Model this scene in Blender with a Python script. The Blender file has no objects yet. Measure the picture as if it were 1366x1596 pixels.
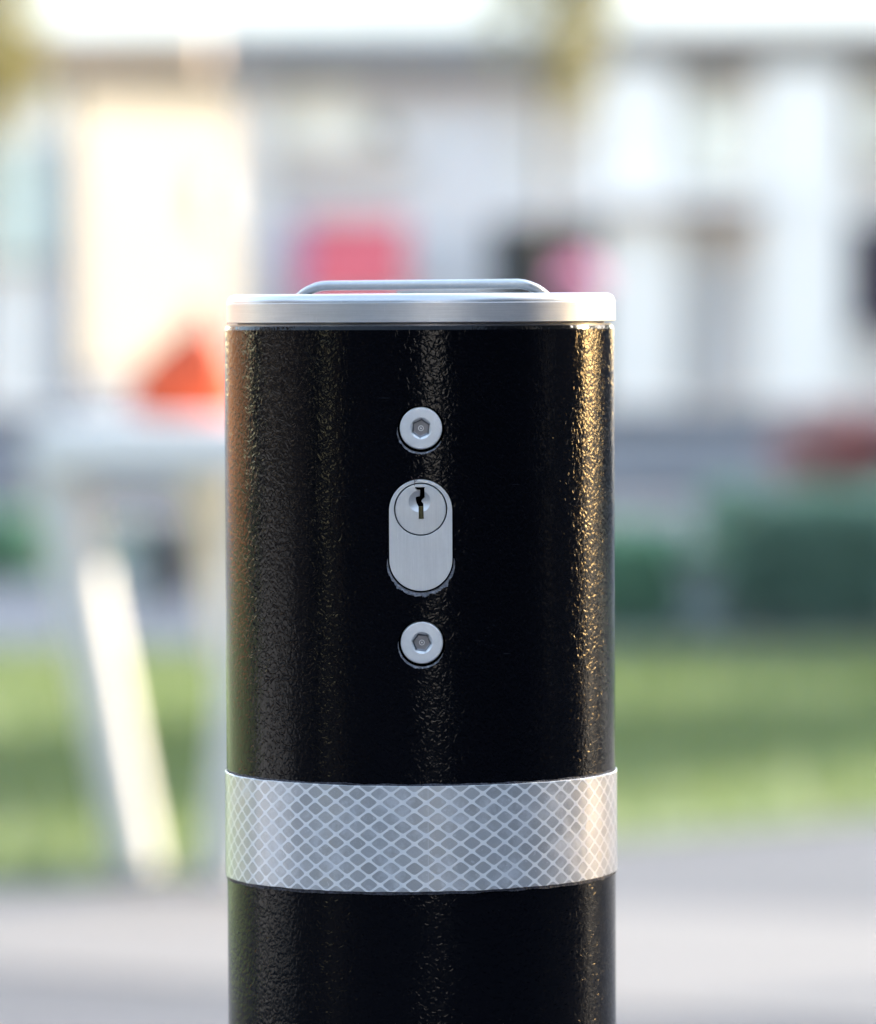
import bpy, bmesh, math, random
from mathutils import Vector, Matrix, noise
R = math.radians
scene = bpy.context.scene
random.seed(7)

# ---------------------------------------------------------------- camera
D, H, F = 1.49, 0.95, 8360.0          # metres to the bollard axis, eye height, focal length in photo pixels
cam_d = bpy.data.cameras.new('camera'); cam = bpy.data.objects.new('camera', cam_d)
scene.collection.objects.link(cam); scene.camera = cam
cam_d.sensor_fit = 'HORIZONTAL'; cam_d.sensor_width = 24.0
cam_d.lens = 24.0 * F / 1366
cam_d.clip_start = 0.05; cam_d.clip_end = 2000
cam_d.dof.use_dof = True
cam_d.dof.focus_distance = D - 0.050
cam_d.dof.aperture_fstop = (cam_d.lens / 1000) / 0.0180
CX = 0.0050
cam.matrix_world = (Matrix.Translation((CX, -D, H)) @ Matrix.Rotation(R(90 - 2.19), 4, 'X')
                    @ Matrix.Rotation(R(-0.25), 4, 'Z'))

# ---------------------------------------------------------------- light
SUN_AZ, SUN_EL = 57.0, 21.0            # azimuth from +Y towards +X
w = bpy.data.worlds.new('World'); scene.world = w; w.use_nodes = True
nt = w.node_tree; bg = nt.nodes['Background']
sky = nt.nodes.new('ShaderNodeTexSky'); sky.sky_type = 'NISHITA'; sky.sun_disc = False
sky.sun_elevation = R(SUN_EL); sky.sun_rotation = R(SUN_AZ)
sky.air_density = 0.9; sky.dust_density = 0.7; sky.ozone_density = 0.5
nt.links.new(sky.outputs[0], bg.inputs[0]); bg.inputs[1].default_value = 0.15
sun_d = bpy.data.lights.new('sun', 'SUN'); sun_d.energy = 2.0; sun_d.angle = R(0.5); sun_d.color = (1.0, 0.99, 0.97)
sun = bpy.data.objects.new('sun', sun_d); scene.collection.objects.link(sun)
sd = Vector((math.sin(R(SUN_AZ)) * math.cos(R(SUN_EL)), math.cos(R(SUN_AZ)) * math.cos(R(SUN_EL)), math.sin(R(SUN_EL))))
sun.rotation_euler = sd.to_track_quat('Z', 'Y').to_euler(); sun.location = (6, 4, 9)
scene.view_settings.view_transform = 'Standard'; scene.view_settings.look = 'None'
scene.view_settings.gamma = 1; scene.view_settings.exposure = 3.3
scene.view_settings.use_white_balance = True; scene.view_settings.white_balance_temperature = 8000; scene.view_settings.white_balance_tint = 10
scene.cycles.use_denoising = True
scene.cycles.max_bounces = 6; scene.cycles.caustics_reflective = False; scene.cycles.caustics_refractive = False
scene.cycles.sample_clamp_indirect = 4

# ---------------------------------------------------------------- materials
def mat(name, col, rough=0.8, metal=0.0, var=0.0, vscale=3.0, bump=0.0, bscale=40.0, spec=0.5, coat=0.0):
    m = bpy.data.materials.new(name); m.use_nodes = True
    t = m.node_tree; b = t.nodes['Principled BSDF']
    b.inputs['Base Color'].default_value = (*col, 1); b.inputs['Roughness'].default_value = rough
    b.inputs['Metallic'].default_value = metal; b.inputs['Specular IOR Level'].default_value = spec
    b.inputs['Coat Weight'].default_value = coat
    tc = t.nodes.new('ShaderNodeTexCoord')
    if var:
        n = t.nodes.new('ShaderNodeTexNoise'); n.inputs['Scale'].default_value = vscale; n.inputs['Detail'].default_value = 5
        t.links.new(tc.outputs['Object'], n.inputs['Vector'])
        r = t.nodes.new('ShaderNodeValToRGB')
        r.color_ramp.elements[0].position = 0.3; r.color_ramp.elements[1].position = 0.7
        r.color_ramp.elements[0].color = (*[c * (1 - var) for c in col], 1)
        r.color_ramp.elements[1].color = (*[min(1, c * (1 + var)) for c in col], 1)
        t.links.new(n.outputs[0], r.inputs[0]); t.links.new(r.outputs[0], b.inputs['Base Color'])
    if bump:
        n = t.nodes.new('ShaderNodeTexNoise'); n.inputs['Scale'].default_value = bscale; n.inputs['Detail'].default_value = 4
        t.links.new(tc.outputs['Object'], n.inputs['Vector'])
        bp = t.nodes.new('ShaderNodeBump'); bp.inputs['Strength'].default_value = bump; bp.inputs['Distance'].default_value = 0.01
        t.links.new(n.outputs[0], bp.inputs['Height']); t.links.new(bp.outputs[0], b.inputs['Normal'])
    return m

def leaf_mat(name, c1, c2):
    m = bpy.data.materials.new(name); m.use_nodes = True
    t = m.node_tree; b = t.nodes['Principled BSDF']; b.inputs['Roughness'].default_value = 0.55
    g = t.nodes.new('ShaderNodeNewGeometry'); r = t.nodes.new('ShaderNodeValToRGB')
    r.color_ramp.elements[0].color = (*c1, 1); r.color_ramp.elements[1].color = (*c2, 1)
    t.links.new(g.outputs['Random Per Island'], r.inputs[0]); t.links.new(r.outputs[0], b.inputs['Base Color'])
    tr = t.nodes.new('ShaderNodeBsdfTranslucent'); t.links.new(r.outputs[0], tr.inputs[0])
    mx = t.nodes.new('ShaderNodeMixShader'); mx.inputs[0].default_value = 0.35
    t.links.new(b.outputs[0], mx.inputs[1]); t.links.new(tr.outputs[0], mx.inputs[2])
    t.links.new(mx.outputs[0], t.nodes['Material Output'].inputs[0])
    return m

class N:   # tiny node helper
    def __init__(s, m): s.t = m.node_tree
    def new(s, k, **kw):
        n = s.t.nodes.new(k)
        for a, v in kw.items(): setattr(n, a, v)
        return n
    def link(s, a, b): s.t.links.new(a, b)
    def math(s, op, a, b=None, c=None, clamp=False):
        n = s.new('ShaderNodeMath', operation=op); n.use_clamp = clamp
        for i, v in enumerate((a, b, c)):
            if v is None: continue
            if isinstance(v, (int, float)): n.inputs[i].default_value = v
            else: s.link(v, n.inputs[i])
        return n.outputs[0]
    def noise(s, vec, scale, detail=2.0, rough=0.5, dist=0.0):
        n = s.new('ShaderNodeTexNoise'); n.inputs['Scale'].default_value = scale; n.inputs['Detail'].default_value = detail
        n.inputs['Roughness'].default_value = rough; n.inputs['Distortion'].default_value = dist
        s.link(vec, n.inputs['Vector']); return n.outputs[0]
    def mapping(s, vec, scale=(1, 1, 1), loc=(0, 0, 0), rot=(0, 0, 0)):
        n = s.new('ShaderNodeMapping'); n.inputs['Scale'].default_value = scale; n.inputs['Location'].default_value = loc
        n.inputs['Rotation'].default_value = rot
        s.link(vec, n.inputs['Vector']); return n.outputs[0]
    def ramp(s, fac, stops):
        n = s.new('ShaderNodeValToRGB'); e = n.color_ramp.elements
        while len(e) < len(stops): e.new(0.5)
        for k, (p, c) in enumerate(stops):
            e[k].position = p; e[k].color = (*c, 1) if len(c) == 3 else c
        s.link(fac, n.inputs[0]); return n.outputs[0]
    def mixc(s, fac, a, b):
        n = s.new('ShaderNodeMix', data_type='RGBA')
        for sock, v in ((n.inputs[0], fac), (n.inputs[6], a), (n.inputs[7], b)):
            if isinstance(v, (int, float)): sock.default_value = v
            elif isinstance(v, tuple): sock.default_value = (*v, 1)
            else: s.link(v, sock)
        return n.outputs[2]

# wrinkled black powder-coat of the bollard
def paint_material():
    m = bpy.data.materials.new('textured black paint'); m.use_nodes = True; k = N(m)
    b = m.node_tree.nodes['Principled BSDF']
    tc = k.new('ShaderNodeTexCoord').outputs['Object']
    b.inputs['Base Color'].default_value = (0.0020, 0.0025, 0.0042, 1)
    b.inputs['Specular IOR Level'].default_value = 0.17
    v = k.mapping(tc, (1.0, 1.0, 0.82))
    n1 = k.noise(v, 600, 1.0, 0.4, 0.6)
    n2 = k.noise(v, 980, 0.6, 0.4, 0.5)
    ridge = k.math('ABSOLUTE', k.math('SUBTRACT', n1, 0.5))
    ridge = k.math('SMOOTH_MIN', k.math('MULTIPLY', ridge, 3.6), 0.5, 0.35)
    amp = k.math('ADD', 0.25, k.math('MULTIPLY', k.noise(tc, 45, 2), 1.3))
    h = k.math('ADD', k.math('MULTIPLY', k.math('MULTIPLY', ridge, amp), 0.6), k.math('MULTIPLY', k.math('MULTIPLY', n2, amp), 0.45))
    # fine dust and faint scratches in the coat
    dn = k.noise(tc, 1500, 2, 0.6); spec = k.math('GREATER_THAN', k.math('ADD', dn, k.math('MULTIPLY', k.noise(tc, 60, 2), 0.25)), 0.87)
    sv = k.mapping(tc, (120, 120, 2600), rot=(0.5, 0.9, 0.3)); sn = k.noise(sv, 1.0, 1, 0.5)
    scr = k.math('MULTIPLY', k.math('GREATER_THAN', sn, 0.79), k.math('GREATER_THAN', k.noise(tc, 30, 1), 0.58))
    k.link(k.mixc(k.math('MULTIPLY', k.math('MAXIMUM', spec, scr), 0.5), (0.0020, 0.0025, 0.0042), (0.035, 0.036, 0.042)), b.inputs['Base Color'])
    bp = k.new('ShaderNodeBump'); bp.inputs['Strength'].default_value = 1.0; bp.inputs['Distance'].default_value = PAINT_BUMP
    k.link(h, bp.inputs['Height']); k.link(bp.outputs[0], b.inputs['Normal'])
    rr = k.noise(tc, 260, 3)
    k.link(k.math('ADD', 0.06, k.math('MULTIPLY', rr, 0.10)), b.inputs['Roughness'])
    return m
PAINT_BUMP = 0.00010
M = {}
M['paint'] = paint_material()

def brushed(name, axis, col=(0.60, 0.61, 0.63), rough=0.34, metal=1.0, contrast=0.12, strength=0.35):
    m = bpy.data.materials.new(name); m.use_nodes = True; k = N(m)
    b = m.node_tree.nodes['Principled BSDF']
    tc = k.new('ShaderNodeTexCoord').outputs['Object']
    sc = {'ring': (90, 90, 5200), 'vert': (5200, 5200, 130), 'none': (600, 600, 600)}[axis]
    v = k.mapping(tc, sc); n = k.noise(v, 1.0, 3, 0.6)
    v2 = k.mapping(tc, tuple(s * 0.3 for s in sc)); n2 = k.noise(v2, 1.0, 2, 0.5)
    dust = k.noise(tc, 300, 4, 0.65)
    f = k.math('ADD', k.math('MULTIPLY', n, 0.6), k.math('MULTIPLY', n2, 0.4))
    c = k.ramp(f, [(0.25, tuple(x * (1 - contrast) for x in col)), (0.75, tuple(min(1, x * (1 + contrast)) for x in col))])
    st = k.noise(tc, 170, 4, 0.6); st2 = k.noise(tc, 900, 3, 0.7)
    c = k.mixc(k.math('MULTIPLY', k.math('ADD', k.math('MULTIPLY', st, 0.7), k.math('MULTIPLY', st2, 0.5)), 0.42), c, tuple(x * 0.62 for x in col))
    sv = k.mapping(tc, (3200, 3200, 160), rot=(0.2, 0.75, 0.1)); sc1 = k.math('GREATER_THAN', k.noise(sv, 1.0, 1, 0.5), 0.76)
    c = k.mixc(k.math('MULTIPLY', sc1, 0.35), c, tuple(min(1, x * 1.9) for x in col))
    k.link(c, b.inputs['Base Color']); b.inputs['Metallic'].default_value = metal
    k.link(k.math('ADD', rough - 0.08, k.math('ADD', k.math('MULTIPLY', f, 0.12), k.math('MULTIPLY', dust, 0.06))), b.inputs['Roughness'])
    bp = k.new('ShaderNodeBump'); bp.inputs['Strength'].default_value = strength; bp.inputs['Distance'].default_value = 0.00002
    k.link(f, bp.inputs['Height']); k.link(bp.outputs[0], b.inputs['Normal'])
    return m
M['cap_side'] = brushed('brushed steel', 'ring', (0.84, 0.83, 0.82), 0.44, 0.78, contrast=0.14, strength=1.0)
M['cap_edge'] = brushed('satin steel', 'ring', (0.60, 0.605, 0.62), 0.36, 0.8, strength=0.3)
M['handle'] = brushed('satin handle steel', 'none', (0.60, 0.62, 0.62), 0.42, 0.6)
M['bolt'] = brushed('bolt steel', 'none', (0.97, 0.955, 0.93), 0.40, 0.3)
M['shaded_socket'] = brushed('socket steel', 'none', (0.30, 0.30, 0.32), 0.35, 0.7)  # darkened to stand in for shade inside the hex recess; collar reuses it
M['lock'] = brushed('lock face metal', 'vert', (0.84, 0.83, 0.81), 0.46, 0.4, contrast=0.09)
M['plug'] = brushed('lock plug metal', 'vert', (0.80, 0.79, 0.77), 0.44, 0.45, contrast=0.09)
M['brass'] = mat('dull brass', (0.16, 0.14, 0.07), 0.45, 0.7, 0.3, 900)
M['bare'] = mat('chipped paint edge', (0.34, 0.34, 0.37), 0.5, 0.2, 0.5, 900, 0.6, 1500)
M['dark'] = mat('dark gap', (0.012, 0.012, 0.015), 0.6)
M['glue'] = mat('dirty adhesive edge', (0.055, 0.055, 0.07), 0.6, 0.0, 0.7, 800, 0.5, 900)

def tape_material():
    m = bpy.data.materials.new('prismatic reflective tape'); m.use_nodes = True; k = N(m)
    b = m.node_tree.nodes['Principled BSDF']
    tc = k.new('ShaderNodeTexCoord').outputs['Object']
    sp = k.new('ShaderNodeSeparateXYZ'); k.link(tc, sp.inputs[0])
    ang = k.math('ARCTAN2', sp.outputs[0], k.math('MULTIPLY', sp.outputs[1], -1))
    u = k.math('MULTIPLY', ang, TAPE_R); z = sp.outputs[2]
    # the film's hairline wobble
    wob = k.math('MULTIPLY', k.math('SUBTRACT', k.noise(tc, 60, 1), 0.5), 0.0004)
    U = k.math('DIVIDE', k.math('ADD', u, wob), 0.00625); V = k.math('DIVIDE', z, 0.00445)
    def line(s, off):
        f = k.math('FRACT', k.math('ADD', s, off))
        return k.math('ABSOLUTE', k.math('SUBTRACT', f, 0.5))       # 0.5 on the line
    a = line(k.math('ADD', U, V), 0.18); c = line(k.math('SUBTRACT', U, V), 0.37)
    mx = k.math('POWER', k.math('ADD', k.math('POWER', k.math('MULTIPLY', a, 2), 5), k.math('POWER', k.math('MULTIPLY', c, 2), 5)), 1 / 5)
    mx = k.math('MULTIPLY', mx, 0.5)
    wn = k.new('ShaderNodeTexWhiteNoise', noise_dimensions='2D'); cv = k.new('ShaderNodeCombineXYZ')
    k.link(k.math('FLOOR', k.math('ADD', k.math('ADD', U, V), 0.18)), cv.inputs[0]); k.link(k.math('FLOOR', k.math('ADD', k.math('SUBTRACT', U, V), 0.37)), cv.inputs[1])
    k.link(cv.outputs[0], wn.inputs['Vector'])
    ln = k.new('ShaderNodeMapRange'); ln.interpolation_type = 'SMOOTHSTEP'
    ln.inputs['From Min'].default_value = 0.402; ln.inputs['From Max'].default_value = 0.437
    k.link(mx, ln.inputs['Value']); line_f = ln.outputs[0]
    # vertical seam in the film
    seam = k.math('LESS_THAN', k.math('ABSOLUTE', k.math('SUBTRACT', u, 0.0020)), 0.00009)
    # dust and scuffs lying on the film
    d1 = k.noise(tc, 95, 5, 0.65); d2 = k.noise(tc, 420, 4, 0.7)
    scuff = k.new('ShaderNodeMapRange'); scuff.inputs['From Min'].default_value = 0.50; scuff.inputs['From Max'].default_value = 0.66
    k.link(k.math('ADD', k.math('MULTIPLY', d1, 0.75), k.math('MULTIPLY', d2, 0.27)), scuff.inputs['Value'])
    micro = k.noise(k.mapping(tc, (1, 1, 4)), 2400, 2)
    cellc = k.ramp(micro, [(0.3, (0.43, 0.425, 0.42)), (0.7, (0.54, 0.535, 0.53))])
    patch = k.noise(tc, 230, 3, 0.6)
    cellc = k.mixc(k.math('MULTIPLY', patch, 0.35), cellc, (0.55, 0.57, 0.60))
    cellc = k.mixc(k.math('MULTIPLY', wn.outputs['Value'], 0.35), cellc, (0.78, 0.79, 0.80))
    spk = k.math('GREATER_THAN', k.noise(tc, 900, 2, 0.6), 0.68)
    cellc = k.mixc(k.math('MULTIPLY', spk, 0.5), cellc, (0.8, 0.8, 0.82))
    col = k.mixc(line_f, cellc, (0.98, 0.97, 0.95))
    col = k.mixc(k.math('MULTIPLY', scuff.outputs[0], 0.75), col, (0.80, 0.81, 0.83))
    col = k.mixc(k.math('MULTIPLY', seam, 0.5), col, (0.8, 0.8, 0.84))
    k.link(col, b.inputs['Base Color'])
    inv = k.math('SUBTRACT', 1.0, line_f)
    k.link(k.math('MULTIPLY', inv, 0.28), b.inputs['Metallic'])
    k.link(k.math('ADD', 0.30, k.math('MULTIPLY', scuff.outputs[0], 0.25)), b.inputs['Roughness'])
    b.inputs['Coat Weight'].default_value = 1.0; b.inputs['Coat Roughness'].default_value = 0.16; b.inputs['Coat IOR'].default_value = 1.6
    bp = k.new('ShaderNodeBump'); bp.inputs['Strength'].default_value = 0.5; bp.inputs['Distance'].default_value = 0.00005
    k.link(k.math('ADD', line_f, k.math('MULTIPLY', micro, 0.3)), bp.inputs['Height']); k.link(bp.outputs[0], b.inputs['Normal'])
    return m

# ---------------------------------------------------------------- object helpers
col = scene.collection
def tag(o, label=None, cat=None, group=None, kind=None):
    if label: o['label'] = label
    if cat: o['category'] = cat
    if group: o['group'] = group
    if kind: o['kind'] = kind
    return o
def empty(name, loc=(0, 0, 0), rz=0.0):
    o = bpy.data.objects.new(name, None); col.objects.link(o); o.location = loc; o.rotation_euler[2] = rz
    o.empty_display_size = 0.1
    return o
def link_mesh(name, me, m, parent=None, smooth=False):
    o = bpy.data.objects.new(name, me); col.objects.link(o)
    if m is not None and not me.materials: me.materials.append(m)
    if parent is not None: o.parent = parent
    if smooth:
        for p in me.polygons: p.use_smooth = True
    return o
def obj(name, bm, m, parent=None, smooth=False, loc=None):
    bmesh.ops.recalc_face_normals(bm, faces=bm.faces)
    me = bpy.data.meshes.new(name); bm.to_mesh(me); bm.free()
    o = link_mesh(name, me, m, parent, smooth)
    if smooth: me.set_sharp_from_angle(angle=R(smooth if smooth is not True else 40))
    if loc: o.location = loc
    return o
def box(bm, x0, x1, y0, y1, z0, z1, bev=0.0, rot=0.0):
    g = bmesh.ops.create_cube(bm, size=1)
    vs = g['verts']
    c = Vector(((x0 + x1) / 2, (y0 + y1) / 2, (z0 + z1) / 2))
    for v in vs:
        v.co = Vector((v.co.x * (x1 - x0), v.co.y * (y1 - y0), v.co.z * (z1 - z0)))
        if rot: v.co.rotate(Matrix.Rotation(rot, 3, 'Z'))
        v.co += c
    if bev:
        es = list({e for v in vs for e in v.link_edges})
        bmesh.ops.bevel(bm, geom=es, offset=bev, segments=2, affect='EDGES')
def tube(bm, pts, rad, seg=12, caps=True):
    pts = [Vector(p) for p in pts]; n = len(pts)
    rads = rad if isinstance(rad, (list, tuple)) else [rad] * n
    rings = []; up = Vector((0, 0, 1))
    for i, p in enumerate(pts):
        t = (pts[min(i + 1, n - 1)] - pts[max(i - 1, 0)]).normalized()
        a = t.cross(up)
        if a.length < 1e-3: a = t.cross(Vector((1, 0, 0)))
        a.normalize(); b = t.cross(a)
        rings.append([bm.verts.new(p + (a * math.cos(2 * math.pi * j / seg) + b * math.sin(2 * math.pi * j / seg)) * rads[i]) for j in range(seg)])
    for r0, r1 in zip(rings, rings[1:]):
        for j in range(seg): bm.faces.new((r0[j], r0[(j + 1) % seg], r1[(j + 1) % seg], r1[j]))
    if caps:
        bm.faces.new(rings[0]); bm.faces.new(rings[-1])
def lathe(bm, prof, seg=96, axis='Z', closed=False, cx=0, cy=0, cz=0):
    """prof: list of (r, h)."""
    rings = []
    for r, h in prof:
        ring = []
        for j in range(seg):
            a = 2 * math.pi * j / seg
            if axis == 'Z': co = (cx + r * math.cos(a), cy + r * math.sin(a), cz + h)
            else: co = (cx + r * math.cos(a), cy + h, cz + r * math.sin(a))
            ring.append(bm.verts.new(co))
        rings.append(ring)
    for r0, r1 in zip(rings, rings[1:]):
        for j in range(seg): bm.faces.new((r0[j], r0[(j + 1) % seg], r1[(j + 1) % seg], r1[j]))
    if prof[0][0] > 0 and not closed: bm.faces.new(rings[0])
    if not closed: bm.faces.new(rings[-1])
    if closed:
        r0, r1 = rings[-1], rings[0]
        for j in range(seg): bm.faces.new((r0[j], r0[(j + 1) % seg], r1[(j + 1) % seg], r1[j]))
    return rings

# ================================================================ THE BOLLARD
TR = 0.0541                      # tube radius
TAPE_R = TR + 0.00045
TOPZ = H - 0.0049
PXF = (D - TR) / F               # metres per photo pixel on the front of the tube
def fx(px): return CX + (px - 683) * PXF - 0.0001
def fz(py): return H - (py - 478) * PXF
bol = empty('bollard', (0, 0, 0))
tag(bol, 'black textured steel bollard with a lock, two hex bolts, silver cap and reflective band', 'bollard')

# tube with countersunk holes
def rings_tube():
    bm = bmesh.new()
    zs = [0.0] + [TOPZ - 0.32 + 0.01 * i for i in range(32)] + [TOPZ - 0.0012]
    prof = [(TR, z) for z in zs] + [(TR - 0.00035, TOPZ - 0.0003), (TR - 0.0011, TOPZ), (TR - 0.003, TOPZ)] + [(TR - 0.003, TOPZ - 0.30), (TR - 0.003, 0.0)]
    lathe(bm, prof, 256, closed=True)
    bmesh.ops.recalc_face_normals(bm, faces=bm.faces)
    me = bpy.data.meshes.new('post'); bm.to_mesh(me); bm.free()
    return me
def stadium(cx, zc_top, zc_bot, r, n=48):
    p = []
    for i in range(n + 1):
        a = math.pi * i / n; p.append((cx + r * math.cos(a), zc_top + r * math.sin(a)))
    for i in range(n + 1):
        a = math.pi + math.pi * i / n; p.append((cx + r * math.cos(a), zc_bot + r * math.sin(a)))
    return p
def extrude_poly(bm, pts, y0, y1):
    a = [bm.verts.new((x, y0, z)) for x, z in pts]; b = [bm.verts.new((x, y1, z)) for x, z in pts]
    bm.faces.new(a); bm.faces.new(list(reversed(b)))
    n = len(pts)
    for i in range(n): bm.faces.new((a[i], b[i], b[(i + 1) % n], a[(i + 1) % n]))
def boolean(me, cutters):
    o = bpy.data.objects.new('work', me); col.objects.link(o)
    tmp = []
    for c in cutters:
        bmesh.ops.recalc_face_normals(c, faces=c.faces)
        cm = bpy.data.meshes.new('cutter'); c.to_mesh(cm); c.free()
        co = bpy.data.objects.new('cutter', cm); col.objects.link(co); tmp.append(co)
        md = o.modifiers.new('cut', 'BOOLEAN'); md.operation = 'DIFFERENCE'; md.solver = 'EXACT'; md.object = co
    dg = bpy.context.evaluated_depsgraph_get(); dg.update()
    out = bpy.data.meshes.new_from_object(o.evaluated_get(dg))
    for c in tmp + [o]: bpy.data.objects.remove(c)
    return out

B1 = (fx(657.5), fz(667.0)); B2 = (fx(657.5), fz(1002.0)); BR = 33.0 * PXF
LX = fx(656.5); LTOP = fz(747 + 49.3); LBOT = fz(921 - 49.3); LR = 49.3 * PXF
def circ(c, r, n=64): return [(c[0] + r * math.cos(2 * math.pi * i / n), c[1] + r * math.sin(2 * math.pi * i / n)) for i in range(n)]
cut = []
for c in (B1, B2):
    bm = bmesh.new(); extrude_poly(bm, circ((c[0], c[1] - 0.0002), BR + 0.00062), -0.07, -0.04); cut.append(bm)
bm = bmesh.new(); extrude_poly(bm, stadium(LX, LTOP - 0.0001, LBOT - 0.0001, LR + 0.00042), -0.07, -0.04); cut.append(bm)
pm = boolean(rings_tube(), cut); pm.name = 'post'
for p in pm.polygons: p.use_smooth = True
nrm = []
fn = [p.normal.copy() for p in pm.polygons]
for p in pm.polygons:
    for li in p.loop_indices:
        co = pm.vertices[pm.loops[li].vertex_index].co
        rad = Vector((co.x, co.y, 0)).normalized()
        n = p.normal
        if n.dot(rad) > 0.97 and abs(n.z) < 0.05: nrm.append(rad)
        elif n.dot(rad) < -0.97: nrm.append(-rad)
        else: nrm.append(n.copy())
pm.normals_split_custom_set([tuple(v) for v in nrm])
pm.materials.clear()
post = link_mesh('post', pm, M['paint'], bol)

def surf_y(x, off=0.0): return -math.sqrt((TR + off) ** 2 - x * x)

# jagged bright lip of each hole, widest at its lower side
def lip(name, cfun, a0, a1, wmax, seed, n=150):
    rnd = random.Random(seed); bm = bmesh.new(); inner = []; outer = []; back = []
    j = 0.0
    for i in range(n + 1):
        t = i / n; a = a0 + (a1 - a0) * t
        x, z, nx, nz = cfun(a)
        w = wmax * math.sin(math.pi * t) ** 0.6
        if i % 2 == 0: j = rnd.random()
        wj = w * (0.45 + 0.75 * j * noise.noise(Vector((i * 0.13, seed, 0))) + 0.25 * rnd.random() + 0.2)
        wj = max(0.00004, wj)
        back.append(bm.verts.new((x - nx * 0.00008, surf_y(x) + 0.0009, z - nz * 0.00008)))
        inner.append(bm.verts.new((x + nx * 0.00002, surf_y(x) - 0.00001, z + nz * 0.00002)))
        xo = x + nx * wj; outer.append(bm.verts.new((xo, surf_y(xo, 0.00006), z + nz * wj)))
    for i in range(n):
        bm.faces.new((back[i], back[i + 1], inner[i + 1], inner[i]))
        bm.faces.new((inner[i], inner[i + 1], outer[i + 1], outer[i]))
    return obj(name, bm, M['bare'], bol)
def circ_fun(c, r):
    return lambda a: (c[0] + r * math.cos(a), c[1] - 0.0002 + r * math.sin(a), math.cos(a), math.sin(a))
def stad_fun(a):
    r = LR + 0.00042
    return (LX + r * math.cos(a), LBOT - 0.0001 + r * math.sin(a), math.cos(a), math.sin(a))
lip('chipped_rim', circ_fun(B1, BR + 0.00062), R(175), R(330), 0.00062, 3)
lip('chipped_rim', circ_fun(B2, BR + 0.00062), R(175), R(335), 0.00060, 5)
lip('chipped_rim', stad_fun, R(178), R(362), 0.00125, 9)

# bolts
def make_bolt(c, rot, seed):
    cx, cz = c; y0 = surf_y(0) + 0.0001
    bm = bmesh.new(); n = 72; r = BR; hr = 15.3 * PXF
    def ring(rad, y, hexed=False):
        out = []
        for j in range(n):
            a = 2 * math.pi * j / n
            if hexed:
                s = math.pi / 3; q = ((a - rot) % s) - s / 2
                rr = rad * math.cos(s / 2) / math.cos(q)
            else: rr = rad
            out.append(bm.verts.new((cx + rr * math.cos(a), y, cz + rr * math.sin(a))))
        return out
    rs = [ring(r, y0 + 0.006), ring(r, y0 + 0.00035), ring(r - 0.00006, y0 + 0.00018), ring(r - 0.0002, y0 + 0.00004), ring(r - 0.00036, y0),
          ring(hr * 1.12, y0 - 0.00005), ring(hr * 1.08, y0), ring(hr * 1.0, y0 + 0.00035, True), ring(hr * 0.97, y0 + 0.0012, True),
          ring(hr * 0.95, y0 + 0.0030, True)]
    for a, b in zip(rs, rs[1:]):
        for j in range(n): bm.faces.new((a[j], a[(j + 1) % n], b[(j + 1) % n], b[j]))
    bm.faces.new(rs[0]); bm.faces.new(rs[-1])
    o = obj('bolt', bm, M['bolt'], bol)
    bm = bmesh.new(); s6 = []
    for rad, y in ((0.955, 0.0004), (0.90, 0.0008), (0.80, 0.00095)):
        s6.append([bm.verts.new((cx + hr * rad * math.cos(rot + i * math.pi / 3), y0 + y, cz + hr * rad * math.sin(rot + i * math.pi / 3))) for i in range(6)])
    for a, b in zip(s6, s6[1:]):
        for j in range(6): bm.faces.new((a[j], a[(j + 1) % 6], b[(j + 1) % 6], b[j]))
    bm.faces.new(s6[-1])
    obj('hex_socket', bm, M['shaded_socket'], o)
    bm = bmesh.new()
    lathe(bm, [(5.2 * PXF, 0.0012), (5.0 * PXF, 0.0002), (4.2 * PXF, 0.0), (3.4 * PXF, 0.0), (3.2 * PXF, 0.0003), (2.6 * PXF, 0.0003), (1.8 * PXF, 0.0001), (0.8 * PXF, 0.0)],
          24, 'Y', cx=cx, cy=y0 + 0.0009, cz=cz)
    obj('socket_pin', bm, M['bolt'], o)
    return o
make_bolt(B1, R(84), 1); make_bolt(B2, R(52), 2)

# lock
LY = -TR - 0.0001
PC = (fx(656.5), fz(793.5)); PR = 39.6 * PXF
def make_lock():
    n = 192; bm = bmesh.new(); g = 0.00034
    def ray(a, r):
        # stadium boundary hit by a ray from the plug centre
        dx, dz = math.cos(a), math.sin(a); lo, hi = 0.0, 0.05
        for _ in range(40):
            mid = (lo + hi) / 2; x = PC[0] + dx * mid; z = PC[1] + dz * mid
            zz = min(max(z, LBOT), LTOP)
            if math.hypot(x - LX, z - zz) < r: lo = mid
            else: hi = mid
        return PC[0] + dx * lo, PC[1] + dz * lo
    def cring(r, y): return [bm.verts.new((PC[0] + r * math.cos(2 * math.pi * j / n), y, PC[1] + r * math.sin(2 * math.pi * j / n))) for j in range(n)]
    def sring(r, y): return [bm.verts.new((p[0], y, p[1])) for p in (ray(2 * math.pi * j / n, r) for j in range(n))]
    rs = [cring(PR + g, LY + 0.004), cring(PR + g, LY + 0.00006), cring(PR + g + 0.00008, LY), sring(LR - 0.0001, LY), sring(LR, LY + 0.0001), sring(LR, LY + 0.006)]
    for a, b in zip(rs, rs[1:]):
        for j in range(n): bm.faces.new((a[j], a[(j + 1) % n], b[(j + 1) % n], b[j]))
    return obj('lock_cylinder', bm, M['lock'], bol)
lock = make_lock()
bm = bmesh.new()
lathe(bm, [(PR, 0.006), (PR, 0.00016), (PR - 0.00008, 0.00006), (PR - 0.00018, 0.00002)], 128, 'Y', cx=PC[0], cy=LY, cz=PC[1])
bmesh.ops.recalc_face_normals(bm, faces=bm.faces)
me = bpy.data.meshes.new('plug'); bm.to_mesh(me); bm.free()
cut = []
bm = bmesh.new(); rd = 17.2 * PXF
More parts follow.
